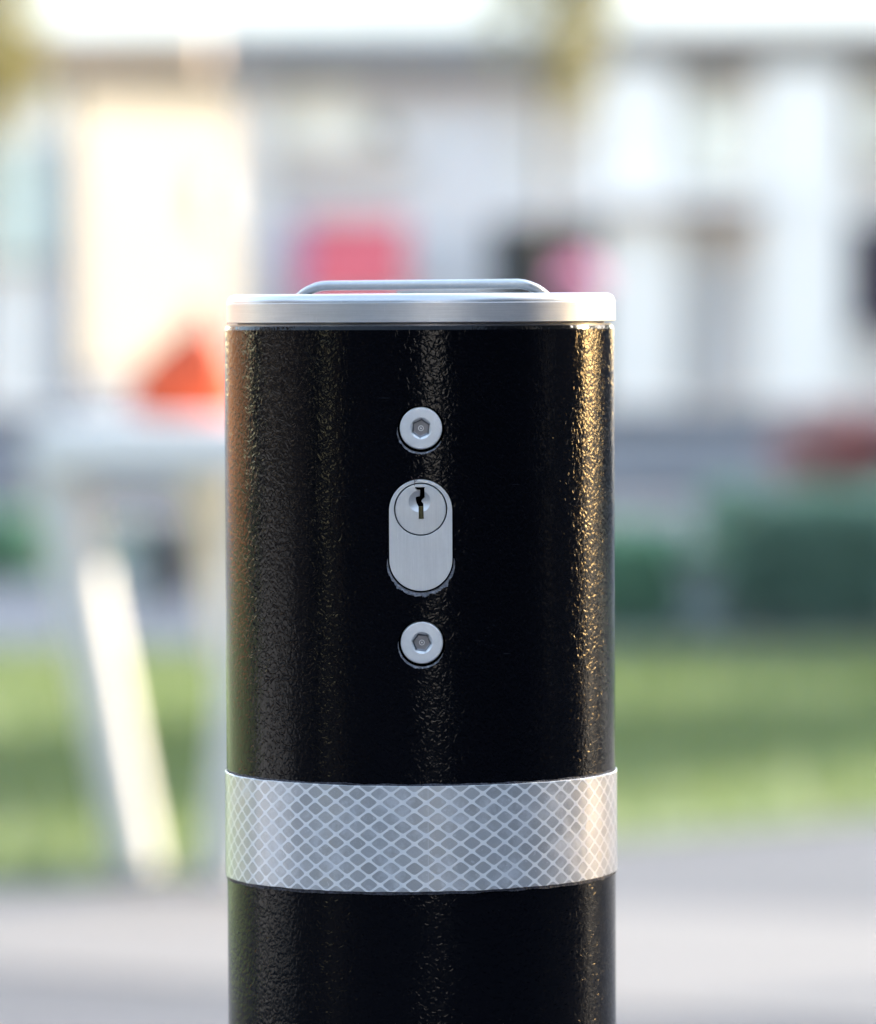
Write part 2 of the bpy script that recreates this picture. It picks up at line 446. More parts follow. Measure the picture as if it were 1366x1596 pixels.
lathe(bm, [(rd * 1.6, -0.0008), (rd * 1.0, 0.00002), (rd * 0.75, 0.00055), (rd * 0.4, 0.0010), (rd * 0.1, 0.0012)], 64, 'Y', cx=fx(655), cy=LY, cz=fz(780.8)); cut.append(bm)
kh = [(440, 300), (705, 300), (678, 345), (686, 570), (640, 600), (603, 655), (650, 715), (660, 1100), (535, 1100), (530, 800), (490, 730), (462, 640), (460, 548), (562, 525), (572, 380), (490, 370), (452, 330)]
kh = [(fx(620 + a / 15.96), fz(740 + b / 15.96)) for a, b in kh]
bm = bmesh.new(); extrude_poly(bm, list(reversed(kh)), LY - 0.003, LY + 0.012); cut.append(bm)
plug_me = boolean(me, cut); plug_me.materials.clear()
plug = link_mesh('plug', plug_me, M['plug'], lock)
bm = bmesh.new()
box(bm, fx(654.2), fx(659.6), LY + 0.0009, LY + 0.004, fz(808.3), fz(789))
tube(bm, [(fx(656.3), LY + 0.0009, fz(808.2)), (fx(656.3), LY + 0.0009, fz(790))], 0.00022, 8)
bmesh.ops.recalc_face_normals(bm, faces=bm.faces)
mk = bpy.data.meshes.new('keyway_pin'); bm.to_mesh(mk); bm.free()
link_mesh('keyway_pin', mk, M['brass'], lock)

# reflective tape, its edges a touch out of level and wavy
TZ0, TZ1 = fz(1392.5), fz(1226.5)
def tape_mesh(z0, z1, r, th, amp, tilt0, tilt1, name, m, seed):
    bm = bmesh.new(); n = 512; o0 = []; o1 = []; i0 = []; i1 = []; e0 = []; e1 = []
    for j in range(n):
        a = 2 * math.pi * j / n; x, y = math.cos(a), math.sin(a)
        w0 = amp * noise.noise(Vector((x * 9, y * 9, seed))) + amp * 0.5 * noise.noise(Vector((x * 70, y * 70, seed + 5)))
        w1 = amp * noise.noise(Vector((x * 8, y * 8, seed + 9))) + amp * 0.5 * noise.noise(Vector((x * 60, y * 60, seed + 7)))
        za = z0 + x * tilt0 + w0; zb = z1 + x * tilt1 + w1
        o0.append(bm.verts.new((x * r, y * r, za + th * 0.3))); o1.append(bm.verts.new((x * r, y * r, zb - th * 0.3)))
        e0.append(bm.verts.new((x * (r - th * 0.4), y * (r - th * 0.4), za))); e1.append(bm.verts.new((x * (r - th * 0.4), y * (r - th * 0.4), zb)))
        i0.append(bm.verts.new((x * (r - th), y * (r - th), za))); i1.append(bm.verts.new((x * (r - th), y * (r - th), zb)))
    for A, B in ((i0, e0), (e0, o0), (o0, o1), (o1, e1), (e1, i1), (i1, i0)):
        for j in range(n): bm.faces.new((A[j], A[(j + 1) % n], B[(j + 1) % n], B[j]))
    return obj(name, bm, m, bol, smooth=25)
M['tape'] = tape_material()
tape_mesh(TZ0, TZ1, TAPE_R, 0.0004, 0.00014, 0.00052, -0.00005, 'reflective_tape', M['tape'], 1)
tape_mesh(TZ0 - 0.00075, TZ1 + 0.0005, TR + 0.00018, 0.00018, 0.0003, 0.00052, -0.00005, 'tape_backing', M['glue'], 4)

# cap
cap = empty('cap', (0.0004, 0, 0)); cap.parent = bol
cap.rotation_euler = (0, R(-0.12), 0); 
CR = 0.05395; CT = H + 0.0036; CB = H - 0.0042
bmc = bmesh.new()
lathe(bmc, [(CR - 0.004, -0.0052), (CR - 0.003, 0.0), (CR - 0.00025, 0.0), (CR - 0.0001, 0.0001), (CR, 0.00022), (CR, 0.0003), (CR, 0.0052), (CR, 0.00535), (CR - 0.00012, 0.00545)], 256, closed=False)
cap_side = obj('cap_body', bmc, M['cap_side'], bol, smooth=True)
bpy.data.objects.remove(cap)
prof_top = [(CR - 0.00012, 0.0)]
for i in range(1, 9):
    t = math.pi / 2 * i / 8
    prof_top.append((CR - 0.00012 - 0.0023 * (1 - math.cos(t)) * 1.0 - 0.00012 * i / 8, 0.00235 * math.sin(t)))
prof_top += [(CR - 0.006, 0.00236), (0.03, 0.00237), (0.005, 0.00238)]
bmc = bmesh.new(); lathe(bmc, prof_top, 256)
cap_top = obj('cap_rim', bmc, M['cap_edge'], bol, smooth=True)
tilt = Matrix.Rotation(R(-0.10), 4, 'Y')
cap_side.matrix_local = Matrix.Translation((0.0005, 0, CB)) @ tilt
cap_top.matrix_local = Matrix.Translation((0.0005, 0, CB)) @ tilt @ Matrix.Translation((0, 0, 0.00545))
# split sharp edges by angle so side and bevel read crisply
for o in (cap_side, cap_top):
    for p in o.data.polygons: p.use_smooth = True
    o.data.set_sharp_from_angle(angle=R(22))
# steel collar seen as a fine bright line under the cap
bm = bmesh.new(); lathe(bm, [(TR - 0.0028, -0.004), (TR - 0.00075, -0.004), (TR - 0.00075, 0.00028), (TR - 0.0028, 0.00028)], 192, closed=True)
obj('collar', bm, M['shaded_socket'], bol, smooth=False, loc=(0, 0, TOPZ))
# folding lifting handle: a flat loop tilted up from its hinge
def handle():
    bm = bmesh.new(); pts = []; hw = 0.0359 - 0.0013; rc = 0.0085; L = 0.024
    def P(u, v): return (u, 0.010 - v * 0.95, v / L * 0.0015 - 0.0034 * (max(0.0, abs(u) - hw + 0.0085) / 0.0085) ** 2)
    pts.append(P(-hw, -0.002))
    for i in range(9):
        a = math.pi / 2 * i / 8; pts.append(P(-hw + rc * (1 - math.cos(a)), L - rc + rc * math.sin(a)))
    for i in range(9):
        a = math.pi / 2 * (1 - i / 8); pts.append(P(hw - rc * (1 - math.cos(a)), L - rc + rc * math.sin(a)))
    pts.append(P(hw, -0.002))
    tube(bm, pts, 0.00132, 16)
    bmesh.ops.bevel(bm, geom=[], offset=0.0)
    o = obj('handle', bm, M['handle'], bol, smooth=True)
    o.matrix_local = Matrix.Translation((0.0009, 0.0, CT + 0.00105)) @ Matrix.Rotation(R(-0.28), 4, 'Y')
    bm = bmesh.new(); box(bm, -0.007, 0.016, 0.004, 0.014, 0.0, 0.0009, 0.0003)
    q = obj('hinge_plate', bm, M['handle'], bol); q.location = (0.0005, 0, CT + 0.0002)
handle()

# stray fibre caught on the lock
bm = bmesh.new(); ty = LY - 0.0003
tube(bm, [(fx(647), ty, fz(757)), (fx(647.6), ty - 0.0001, fz(751)), (fx(647.3), ty - 0.0002, fz(745))], [0.00005, 0.00009, 0.00006], 6)
tube(bm, [(fx(647.5), ty, fz(749)), (fx(644), ty - 0.0002, fz(746)), (fx(641.5), ty - 0.0001, fz(741))], [0.00006, 0.00005, 0.00003], 6)
tube(bm, [(fx(647.8), ty, fz(750)), (fx(652), ty - 0.0002, fz(746)), (fx(655.5), ty - 0.0001, fz(740))], [0.00006, 0.00005, 0.00003], 6)
tag(obj('plant_fibre', bm, mat('reddish fibre', (0.16, 0.09, 0.08), 0.7, 0, 0.3, 2000)), 'tiny branching reddish fibre caught on the top edge of the lock', 'fibre')

# ================================================================ BACKGROUND
def X(px, d): return CX + (px - 683) * d / F
def Z(py, d): return H - (py - 478) * d / F
def Yd(d): return d - D
def gd(py): return F * H / (py - 478)     # distance at which the ground shows at that height

# ---- ground sheets
def sheet(name, pts, z, m, kind='structure', label=None):
    # a slab: its sides run down into the ground below
    bm = bmesh.new(); top = [bm.verts.new((x, y, z)) for x, y in pts]; low = [bm.verts.new((x, y, z - 0.05)) for x, y in pts]
    bm.faces.new(top); bm.faces.new(list(reversed(low)))
    for i in range(len(pts)): bm.faces.new((top[i], low[i], low[(i + 1) % len(pts)], top[(i + 1) % len(pts)]))
    bmesh.ops.recalc_face_normals(bm, faces=bm.faces)
    me = bpy.data.meshes.new(name); bm.to_mesh(me); bm.free(); o = link_mesh(name, me, m); o['kind'] = kind
    if label: o['label'] = label
    return o
M['shaded_asphalt'] = mat('asphalt paving', (0.043, 0.046, 0.058), 0.85, 0, 0.16, 1.3, 0.5, 90)
M['sunlit_paving'] = mat('pale concrete slabs', (0.10, 0.096, 0.098), 0.85, 0, 0.07, 1.1, 0.3, 60)
M['lawn'] = mat('lawn soil', (0.12, 0.165, 0.065), 0.9, 0, 0.2, 2.0, 0.5, 60)
M['shaded_road'] = mat('street paving in shade tone', (0.06, 0.063, 0.07), 0.85, 0, 0.12, 0.7, 0.4, 50)
sheet('ground', [(-260, -200), (260, -200), (260, 420), (-260, 420)], -0.012, M['shaded_asphalt'])  # dark tone doubles as the shade either side of the pale strip
def line_pts(y_left, y_right):            # ground line crossing the frame, widened far beyond it
    dl, dr = gd(y_left), gd(y_right); xl, xr = X(0, dl), X(1366, dr); s = (Yd(dr) - Yd(dl)) / (xr - xl)
    return lambda x: Yd(dl) + s * (x - xl)
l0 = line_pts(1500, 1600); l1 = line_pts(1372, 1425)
sheet('sunlit_strip', [(-4, l0(-4)), (9, l0(9)), (9, l1(9)), (-4, l1(-4))], -0.008, M['sunlit_paving'])  # pale strip stands in for a sunlit band between shaded paving
g0 = line_pts(1372, 1272)
LAWN = [(-5.5, g0(-5.5)), (4.0, g0(4.0)), (14, g0(4.0)), (14, Yd(gd(1008))), (-14, Yd(gd(1018))), (-14, g0(-5.5))]
sheet('lawn', LAWN, -0.004, M['lawn'])
M['kerb_slab'] = mat('grey pavement slabs', (0.11, 0.11, 0.12), 0.85, 0, 0.1, 1.0, 0.3, 60)
sheet('pavement', [(-14, Yd(14.7)), (14, Yd(14.8)), (14, Yd(18.7)), (-14, Yd(18.7))], -0.008, M['kerb_slab'])
sheet('street', [(-60, Yd(18.7)), (60, Yd(18.7)), (60, Yd(27.2)), (-60, Yd(27.2))], -0.008, M['shaded_road'])  # darker colour stands in for the shade lying across this stretch
sheet('bounce_forecourt', [(-60, Yd(27.2)), (60, Yd(27.2)), (60, Yd(60)), (-60, Yd(60))], -0.008, M['sunlit_paving'])  # pale ground added out of view to bounce light onto the shopfronts
M['reflector_plaza'] = mat('pale plaza slabs', (0.48, 0.47, 0.46), 0.8, 0, 0.06, 1.2, 0.3, 60)
sheet('reflector_plaza', [(-16, -2.5), (-6.2, -1.0), (-6.2, 2.8), (-16, 5.5)], -0.006, M['reflector_plaza'])  # added out of view so the tape's left side reflects something bright

# grass blades
M['grass'] = leaf_mat('grass blades', (0.07, 0.125, 0.045), (0.185, 0.235, 0.075))
rnd = random.Random(11); bm = bmesh.new()
y_far = Yd(gd(1012))
for i in range(42000):
    x = rnd.uniform(-2.2, 2.6); y = rnd.uniform(7.0, y_far)
    if y < g0(x) + 0.02: continue
    h = rnd.uniform(0.025, 0.05); a = rnd.uniform(0, 6.28); wd = 0.004
    lx, ly = rnd.gauss(0, 0.012), rnd.gauss(0, 0.012)
    p = [bm.verts.new((x - wd * math.cos(a), y - wd * math.sin(a), -0.004)), bm.verts.new((x + wd * math.cos(a), y + wd * math.sin(a), -0.004)), bm.verts.new((x + lx, y + ly, h))]
    bm.faces.new(p)
me = bpy.data.meshes.new('grass'); bm.to_mesh(me); bm.free()
o = link_mesh('grass', me, M['grass']); tag(o, 'short mown grass of the lawn behind the bollard', 'grass', kind='stuff')

# ---- foliage
def leaves(bm, cx, cy, cz, rx, ry, rz, n, size, rnd, clumps=14, hollow=0.35):
    cl = []
    for _ in range(clumps):
        while True:
            v = Vector((rnd.uniform(-1, 1), rnd.uniform(-1, 1), rnd.uniform(-1, 1)))
            if hollow < v.length < 1: break
        cl.append((v, rnd.uniform(0.22, 0.45)))
    for _ in range(n):
        c, s = rnd.choice(cl)
        v = c + Vector((rnd.gauss(0, 1), rnd.gauss(0, 1), rnd.gauss(0, 1))) * s * 0.55
        p = Vector((cx + v.x * rx, cy + v.y * ry, max(0.01, cz + v.z * rz)))
        q = Vector((rnd.gauss(0, 1), rnd.gauss(0, 1), rnd.gauss(0, 1))).normalized()
        t = q.orthogonal().normalized() * size * rnd.uniform(0.6, 1.2); u = q.cross(t).normalized() * size * rnd.uniform(0.3, 0.6)
        bm.faces.new([bm.verts.new(p - t), bm.verts.new(p + u), bm.verts.new(p + t), bm.verts.new(p - u)])
def leaf_obj(name, parent, m, spec, rnd):
    bm = bmesh.new()
    for s in spec: leaves(bm, *s, rnd)
    me = bpy.data.meshes.new(name); bm.to_mesh(me); bm.free()
    return link_mesh(name, me, m, parent)
M['bark'] = mat('bark', (0.10, 0.075, 0.055), 0.9, 0, 0.3, 8, 0.6, 30)
M['olive'] = leaf_mat('olive leaves', (0.14, 0.13, 0.045), (0.28, 0.25, 0.10))
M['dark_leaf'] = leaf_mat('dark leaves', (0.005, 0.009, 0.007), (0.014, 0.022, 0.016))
M['hedge'] = leaf_mat('hedge leaves', (0.15, 0.33, 0.20), (0.27, 0.48, 0.32))
M['hedge_dark'] = leaf_mat('shrub leaves', (0.13, 0.24, 0.18), (0.25, 0.40, 0.30))
def tree(label, x, y, h, r, trunk_r, m, n, size, seed, group=None, base=0.45):
    rnd = random.Random(seed); t = empty('tree', (x, y, 0)); tag(t, label, 'tree', group)
    bm = bmesh.new(); zt = h - r * 0.9
    tube(bm, [(0, 0, 0), (0.03, 0.02, h * base * 0.6), (0.0, 0.05, zt)], [trunk_r * 1.25, trunk_r, trunk_r * 0.6], 10)
    for i in range(6):
        a = i * 1.05 + rnd.random(); l = r * rnd.uniform(0.5, 0.8); z = h * base + (zt - h * base) * rnd.random()
        tube(bm, [(0, 0.03, z), (l * 0.5 * math.cos(a), l * 0.5 * math.sin(a), z + l * 0.4), (l * math.cos(a), l * math.sin(a), z + l * 0.65)], [trunk_r * 0.45, trunk_r * 0.3, trunk_r * 0.1], 6)
    obj('trunk', bm, M['bark'], t, smooth=True)
    leaf_obj('crown', t, m, [(0, 0, h - r, r, r, r * 1.0, n, size, )], rnd) if False else None
    bm = bmesh.new(); leaves(bm, 0, 0, h * base + (h - h * base) / 2, r, r, (h - h * base) / 2, n, size, rnd, 26)
    me = bpy.data.meshes.new('crown'); bm.to_mesh(me); bm.free(); link_mesh('crown', me, m, t)
    return t

# the tree whose crown hangs in the upper right of the picture, and the one at the left edge
d = 34.0
tree('olive-brown leafy tree rising behind the bollard in front of the dark shop entrance', X(850, d), Yd(d), 4.6, 0.42, 0.035, M['olive'], 4200, 0.055, 21, 'trees in front of the shops', base=0.46)
tree('yellowish tree cut by the left edge of the picture', X(-45, 33), Yd(33), 3.7, 0.42, 0.05, M['olive'], 3200, 0.05, 22, 'trees in front of the shops', base=0.50)

# ---- buildings
M['white'] = mat('white render', (0.68, 0.645, 0.60), 0.8, 0, 0.03, 0.8)
M['cream'] = mat('cream render', (0.22, 0.198, 0.165), 0.8, 0, 0.03, 0.8)
M['beige'] = mat('beige roof edge', (0.33, 0.235, 0.165), 0.8, 0, 0.08, 1)
M['fascia'] = mat('grey fascia', (0.165, 0.16, 0.155), 0.7, 0, 0.08, 1)
M['cool'] = mat('pale blue grey render', (0.68, 0.645, 0.625), 0.8, 0, 0.04, 0.8)
M['greyw'] = mat('warm grey cladding', (0.70, 0.62, 0.55), 0.8, 0, 0.06, 1)
M['glass_pale'] = mat('pale window glass', (0.50, 0.55, 0.49), 0.15, 0, 0.15, 1.5)
M['glass_grey'] = mat('grey window glass', (0.52, 0.50, 0.48), 0.15, 0, 0.2, 1.5)
M['glass_dark'] = mat('dark window glass', (0.045, 0.03, 0.042), 0.2, 0, 0.3, 1.5)
M['glass_cream'] = mat('cream blind behind glass', (0.86, 0.82, 0.70), 0.5, 0, 0.08, 2)
M['frame'] = mat('grey metal frame', (0.17, 0.185, 0.22), 0.5, 0.2, 0.1, 2)
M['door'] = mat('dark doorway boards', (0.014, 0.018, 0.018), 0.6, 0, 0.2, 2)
M['red'] = mat('red awning cloth', (0.52, 0.085, 0.10), 0.75, 0, 0.12, 2)
M['mauve'] = mat('mauve lining', (0.36, 0.22, 0.34), 0.8, 0, 0.1, 2)
M['pink'] = mat('pink cloth', (0.58, 0.16, 0.26), 0.7, 0, 0.12, 2)
def bx(name, px0, px1, py0, py1, d, m, parent, depth=0.12, zbase=None, bev=0.0):
    """box whose front face stands at distance d and spans those photo columns/rows there."""
    z0 = Z(py1, d) if zbase is None else zbase
    bm = bmesh.new(); box(bm, X(px0, d), X(px1, d), Yd(d), Yd(d) + depth, z0, Z(py0, d), bev)
    return obj(name, bm, m, parent)
def window(px0, px1, py0, py1, d, glass, parent, fm, ft=7, mull=1):
    f = bmesh.new(); x0, x1, z0, z1 = X(px0, d), X(px1, d), Z(py1, d), Z(py0, d); t = ft * d / F; y = Yd(d)
    box(f, x0, x1, y, y + .1, z1 - t, z1); box(f, x0, x1, y, y + .1, z0, z0 + t)
    box(f, x0, x0 + t, y + .002, y + .098, z0 + t, z1 - t); box(f, x1 - t, x1, y + .002, y + .098, z0 + t, z1 - t)
    for i in range(1, mull + 1):
        xm = x0 + (x1 - x0) * i / (mull + 1); box(f, xm - t * .3, xm + t * .3, y + .004, y + .096, z0 + t, z1 - t)
    fo = obj('window', f, fm, parent)
    g = bmesh.new(); box(g, x0 + t * .5, x1 - t * .5, y + .04, y + .07, z0 + t * .5, z1 - t * .5); obj('pane', g, glass, fo)
    return fo

# left shop building
b = empty('shop_building', (X(-200, 43), Yd(43), 0)); 
tag(b, 'white shop building with pale green window at the left edge of the picture', 'building')
def par(o, p):
    o.parent = p; o.matrix_parent_inverse = Matrix.Translation(-p.location); return o
_bx, _window = bx, window
def bxp(name, *a, **k):
    p = a[6]; a = list(a); a[6] = None
    return par(_bx(name, *a, **k), p)
def winp(px0, px1, py0, py1, d, glass, p, fm, **k): return par(_window(px0, px1, py0, py1, d, glass, None, fm, **k), p)
bxp('wall', -900, 96, 95, 0, 43.0, M['white'], b, depth=.5, zbase=0)
bxp('roof_edge', -920, 326, 50, 108, 42.7, M['beige'], b, depth=1.4)
bxp('pilaster', 88, 122, 210, 0, 42.8, M['frame'], b, depth=0.3, zbase=0)
winp(-120, 88, 228, 402, 42.85, M['glass_pale'], b, M['glass_pale'], mull=1)
winp(-330, -150, 228, 402, 42.85, M['glass_pale'], b, M['frame'])

# sunlit wall down the side street
b = empty('sunlit_house', (X(250, 78), Yd(78), 0)); tag(b, 'bright cream house catching full sun beyond the gap between the shops', 'house')
bm = bmesh.new()
xa, ya, xb, yb = X(122, 76.7), Yd(76.7), X(450, 80.5), Yd(80.5)
nv = Vector((yb - ya, -(xb - xa), 0)).normalized() * -6
vs = [(xa, ya), (xb, yb), (xb + nv.x, yb + nv.y), (xa + nv.x, ya + nv.y)]
lo = [bm.verts.new((x, y, 0)) for x, y in vs]; hi = [bm.verts.new((x, y, 4.35)) for x, y in vs]
bm.faces.new(lo); bm.faces.new(hi)
for i in range(4): bm.faces.new((lo[i], lo[(i + 1) % 4], hi[(i + 1) % 4], hi[i]))
par(obj('wall', bm, M['cream']), b)
bm = bmesh.new(); c = Vector(((xa + xb) / 2, (ya + yb) / 2)) + Vector((nv.x, nv.y)) / 2
box(bm, c.x - 3.6, c.x + 3.6, c.y - 3.4, c.y + 3.4, 4.352, 4.72, 0, math.atan2(yb - ya, xb - xa))
par(obj('roof', bm, M['beige']), b)
bm = bmesh.new(); tdir = Vector((xb - xa, yb - ya, 0)).normalized(); wp = Vector((xa, ya, 0)) + tdir * 3.1
box(bm, wp.x - .22, wp.x + .22, wp.y - .12, wp.y + .12, Z(345, 79), Z(270, 79), 0.03, math.atan2(yb - ya, xb - xa))
par(obj('wall_box', bm, M['frame']), b)

# main shop row behind the bollard
DM = 45.0
b = empty('shop_row', (X(700, DM), Yd(DM), 0)); tag(b, 'long low shop row with grey fascia, white pillars and blue-grey wall behind the bollard', 'building')
bxp('wall', 372, 786, 100, 0, DM, M['cool'], b, depth=6, zbase=0)
bxp('fascia', 330, 1010, 52, 112, DM - .5, M['fascia'], b, depth=6.6)
bxp('roof_edge', 334, 1000, 34, 51, DM - .45, M['white'], b, depth=6.4)
bxp('pilaster', 375, 425, 106, 0, DM - .25, M['white'], b, depth=.25, zbase=0)
winp(425, 568, 128, 235, DM - .06, M['glass_cream'], b, M['white'], mull=1)
bxp('lintel', 425, 640, 240, 262, DM - .2, M['greyw'], b, depth=.2)
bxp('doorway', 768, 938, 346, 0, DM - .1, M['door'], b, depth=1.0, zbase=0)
bxp('door_head', 760, 945, 300, 346, DM - .2, M['cool'], b, depth=1.2)
bxp('upper_wall', 786, 940, 104, 300, DM + .05, M['white'], b, depth=5)
# right shop
b = empty('shop_building', (X(1150, 44), Yd(44), 0)); tag(b, 'white pillared shop with grey windows filling the right side', 'building')
bxp('wall', 938, 2100, 96, 0, 44.4, M['greyw'], b, depth=5, zbase=0)
bxp('fascia', 925, 2120, 52, 98, 43.9, M['fascia'], b, depth=5.7)
bxp('roof_edge', 1000, 2130, 30, 53, 43.8, M['greyw'], b, depth=5.8)
for a0, a1 in ((938, 1058), (1186, 1318), (1480, 1600), (1750, 1880)):
    bxp('pillar', a0, a1, 100, 0, 44.0, M['white'], b, depth=.4, zbase=0)
winp(1064, 1180, 400, 620, 44.3, M['glass_grey'], b, M['greyw'], mull=1)
winp(1064, 1180, 140, 290, 44.3, M['glass_cream'], b, M['greyw'], mull=1)
winp(1322, 1476, 345, 520, 44.3, M['glass_dark'], b, M['frame'], mull=1)
winp(1334, 1476, 130, 260, 44.3, M['glass_cream'], b, M['beige'], mull=1)
bxp('canopy_arch', 850, 1185, 298, 322, 43.7, M['cool'], b, depth=.6)

# pale tall block added to cover the bright sky above the shop roofs
b = empty('sky_cover_block', (X(683, 98), Yd(98), 0)); tag(b, 'tall pale cream block added to cover the sky above the shop roofs', 'building')
M['pale'] = mat('pale render', (0.82, 0.78, 0.72), 0.8, 0, 0.04, .4)
bxp('wall', -900, 2300, -420, 0, 98, M['pale'], b, depth=8, zbase=0)
bxp('roof', -920, 2320, -450, -420, 97.6, M['fascia'], b, depth=9)
for kk in range(8): winp(-700 + kk * 380, -560 + kk * 380, -330, -190, 97.95, M['glass_grey'], b, M['white'])
# red awning, pink parasol, window box plants
b = empty('awning', (X(545, 43.6), Yd(43.6), 0)); tag(b, 'red cloth shop awning with mauve end panel above the bollard cap on the left', 'awning')
bm = bmesh.new(); x0, x1 = X(478, 43.6), X(636, 43.6); zt, zb = Z(338, 43.6), Z(470, 43.6); y0 = Yd(43.6)
vv = [bm.verts.new(p) for p in ((x0, y0 + .8, zt), (x1, y0 + .8, zt), (x1, y0, zb + .1), (x0, y0, zb + .1), (x0, y0 + .8, zt - .04), (x1, y0 + .8, zt - .04), (x1, y0, zb), (x0, y0, zb))]
for f in ((0, 1, 2, 3), (3, 2, 6, 7), (4, 5, 6, 7), (0, 3, 7, 4), (1, 2, 6, 5), (0, 1, 5, 4)): bm.faces.new([vv[i] for i in f])
par(obj('cloth', bm, M['red']), b)
bxp('end_panel', 448, 477, 342, 500, 43.9, M['mauve'], b, depth=.5)
b = empty('parasol', (X(903, 41), Yd(41), 0)); tag(b, 'pink rounded parasol in front of the dark shop entrance', 'parasol')
bm = bmesh.new(); rr = 40 * 41 / F; zc = Z(440, 41)
lathe(bm, [(rr * 1.02, -.05), (rr, 0.0), (rr * .85, rr * .45), (rr * .5, rr * .8), (rr * .12, rr * .92)], 24)
par(obj('canopy', bm, M['pink'], None, True, loc=(X(903, 41), Yd(41), zc)), b)
bm = bmesh.new(); tube(bm, [(X(903, 41), Yd(41), 0), (X(903, 41), Yd(41), zc)], .02); par(obj('pole', bm, M['frame']), b)
def pot(label, px, py_top, py_bot, wpx, d, m_pot, m_leaf, fr, size, name='planter', cat='planter', group=None, ground=True, seed=1, n=500):
    z0 = Z(py_bot, d) if not ground else 0.0
    zt = Z(py_top, d); zp = z0 + (zt - z0) * fr; x = X(px, d); y = Yd(d); hw = wpx * d / F / 2
    b = empty(name, (x, y, z0)); tag(b, label, cat, group)
    bm = bmesh.new(); box(bm, -hw, hw, -hw * .6, hw * .6, 0, zp - z0, .01); obj('box', bm, m_pot, b)
    bm = bmesh.new(); box(bm, -hw * .92, hw * .92, -hw * .52, hw * .52, zp - z0, zp - z0 + .012); obj('soil', bm, M['bark'], b)
    bm = bmesh.new(); leaves(bm, 0, 0, zp - z0 + (zt - zp) * .5, hw, hw * .6, (zt - zp) * .5, n, size, random.Random(seed), 14, 0.0)
    me = bpy.data.meshes.new('foliage'); bm.to_mesh(me); bm.free(); link_mesh('foliage', me, m_leaf, b)
    return b
M['pot_grey'] = mat('grey planter', (0.13, 0.16, 0.15), 0.7, 0, 0.1, 3)
M['fresh'] = leaf_mat('fresh leaves', (0.07, 0.13, 0.05), (0.15, 0.22, 0.09))
# window box hung on the shop row
pot('small green window box under the shop fascia above the red awning', 603, 188, 242, 44, 44.4, M['greyw'], M['fresh'], .3, .03, 'window_box', 'window box', ground=False, seed=4)

# ---- mid distance: low wall, parked car, hedges, shrubs
M['lowwall'] = mat('grey low wall', (0.28, 0.285, 0.30), 0.85, 0, 0.14, 1.4, .3, 40)
bm = bmesh.new(); box(bm, X(-900, 27), X(1900, 27), Yd(27), Yd(27.5), 0, Z(648, 27), .02)
box(bm, X(-905, 27), X(1905, 27), Yd(26.95), Yd(27.55), Z(648, 27) + .001, Z(632, 27), .01)
tag(obj('low_wall', bm, M['lowwall']), 'long low grey wall with coping crossing behind the hedges', 'wall')
def hedge(label, px0, px1, py_top, d, depth, m, n, seed, size=.022, group=None, name='hedge'):
    x0, x1 = X(px0, d), X(px1, d); zt = Z(py_top, d); b = empty(name, ((x0 + x1) / 2, Yd(d) + depth / 2, 0)); tag(b, label, name, group)
    hw = (x1 - x0) / 2; rnd = random.Random(seed)
    bm = bmesh.new()
    for _ in range(n):
        v = Vector((rnd.uniform(-1, 1), rnd.uniform(-1, 1), rnd.random() ** .7))
        edge = 1 + .12 * noise.noise(Vector((v.x * hw * 9, v.z * 5, seed)))
        p = Vector((v.x * hw * edge, v.y * depth / 2 * edge, max(.01, v.z * zt * edge)))
        q = Vector((rnd.gauss(0, 1), rnd.gauss(0, 1), rnd.gauss(0, 1))).normalized()
        t = q.orthogonal().normalized() * size * rnd.uniform(.6, 1.2); u = q.cross(t).normalized() * size * rnd.uniform(.3, .6)
        bm.faces.new([bm.verts.new(p - t), bm.verts.new(p + u), bm.verts.new(p + t), bm.verts.new(p - u)])
    me = bpy.data.meshes.new('foliage'); bm.to_mesh(me); bm.free(); link_mesh('foliage', me, m, b)
    rs = random.Random(seed)
    for i in range(3):
        x = (i - 1) * hw * .6 + rs.uniform(-.03, .03); bm = bmesh.new(); tube(bm, [(x, 0, 0), (x + rs.uniform(-.03, .03), 0, zt * .85)], [.012, .006], 6)
        obj('stem', bm, M['bark'], b)
    return b
hedge('low clipped green hedge at the left edge beyond the pavement', -420, 66, 800, 18.8, .5, M['hedge'], 9000, 31, group='hedges behind the lawn')
hedge('clipped bright green hedge right beside the bollard beyond the lawn', 760, 1066, 828, 15.6, .5, M['hedge'], 8000, 32, group='hedges behind the lawn')
hedge('dark green shrub mass in the lower right behind the lawn', 1112, 1420, 770, 15.5, .7, M['hedge_dark'], 12000, 33, name='shrub')
hedge('deep green shrub bed just beyond the right edge of the picture', 1424, 1800, 750, 15.5, .7, M['hedge_dark'], 9000, 34, name='shrub')
M['redleaf'] = leaf_mat('red flowers', (0.5, 0.19, 0.17), (0.7, 0.3, 0.27))
M['pinkgrey'] = leaf_mat('mauve stems', (0.34, 0.24, 0.23), (0.46, 0.34, 0.33))
b = hedge('bush of dusty red flowers at the right edge above the dark shrubs', 1225, 1500, 640, 17.5, .5, M['pinkgrey'], 7000, 35, name='flower_bush')
b['category'] = 'bush'
bm = bmesh.new(); leaves(bm, 0, -.12, Z(700, 17.5), .26, .2, .11, 1500, .025, random.Random(8), 12, 0)
me = bpy.data.meshes.new('blossom'); bm.to_mesh(me); bm.free(); link_mesh('blossom', me, M['redleaf'], b)
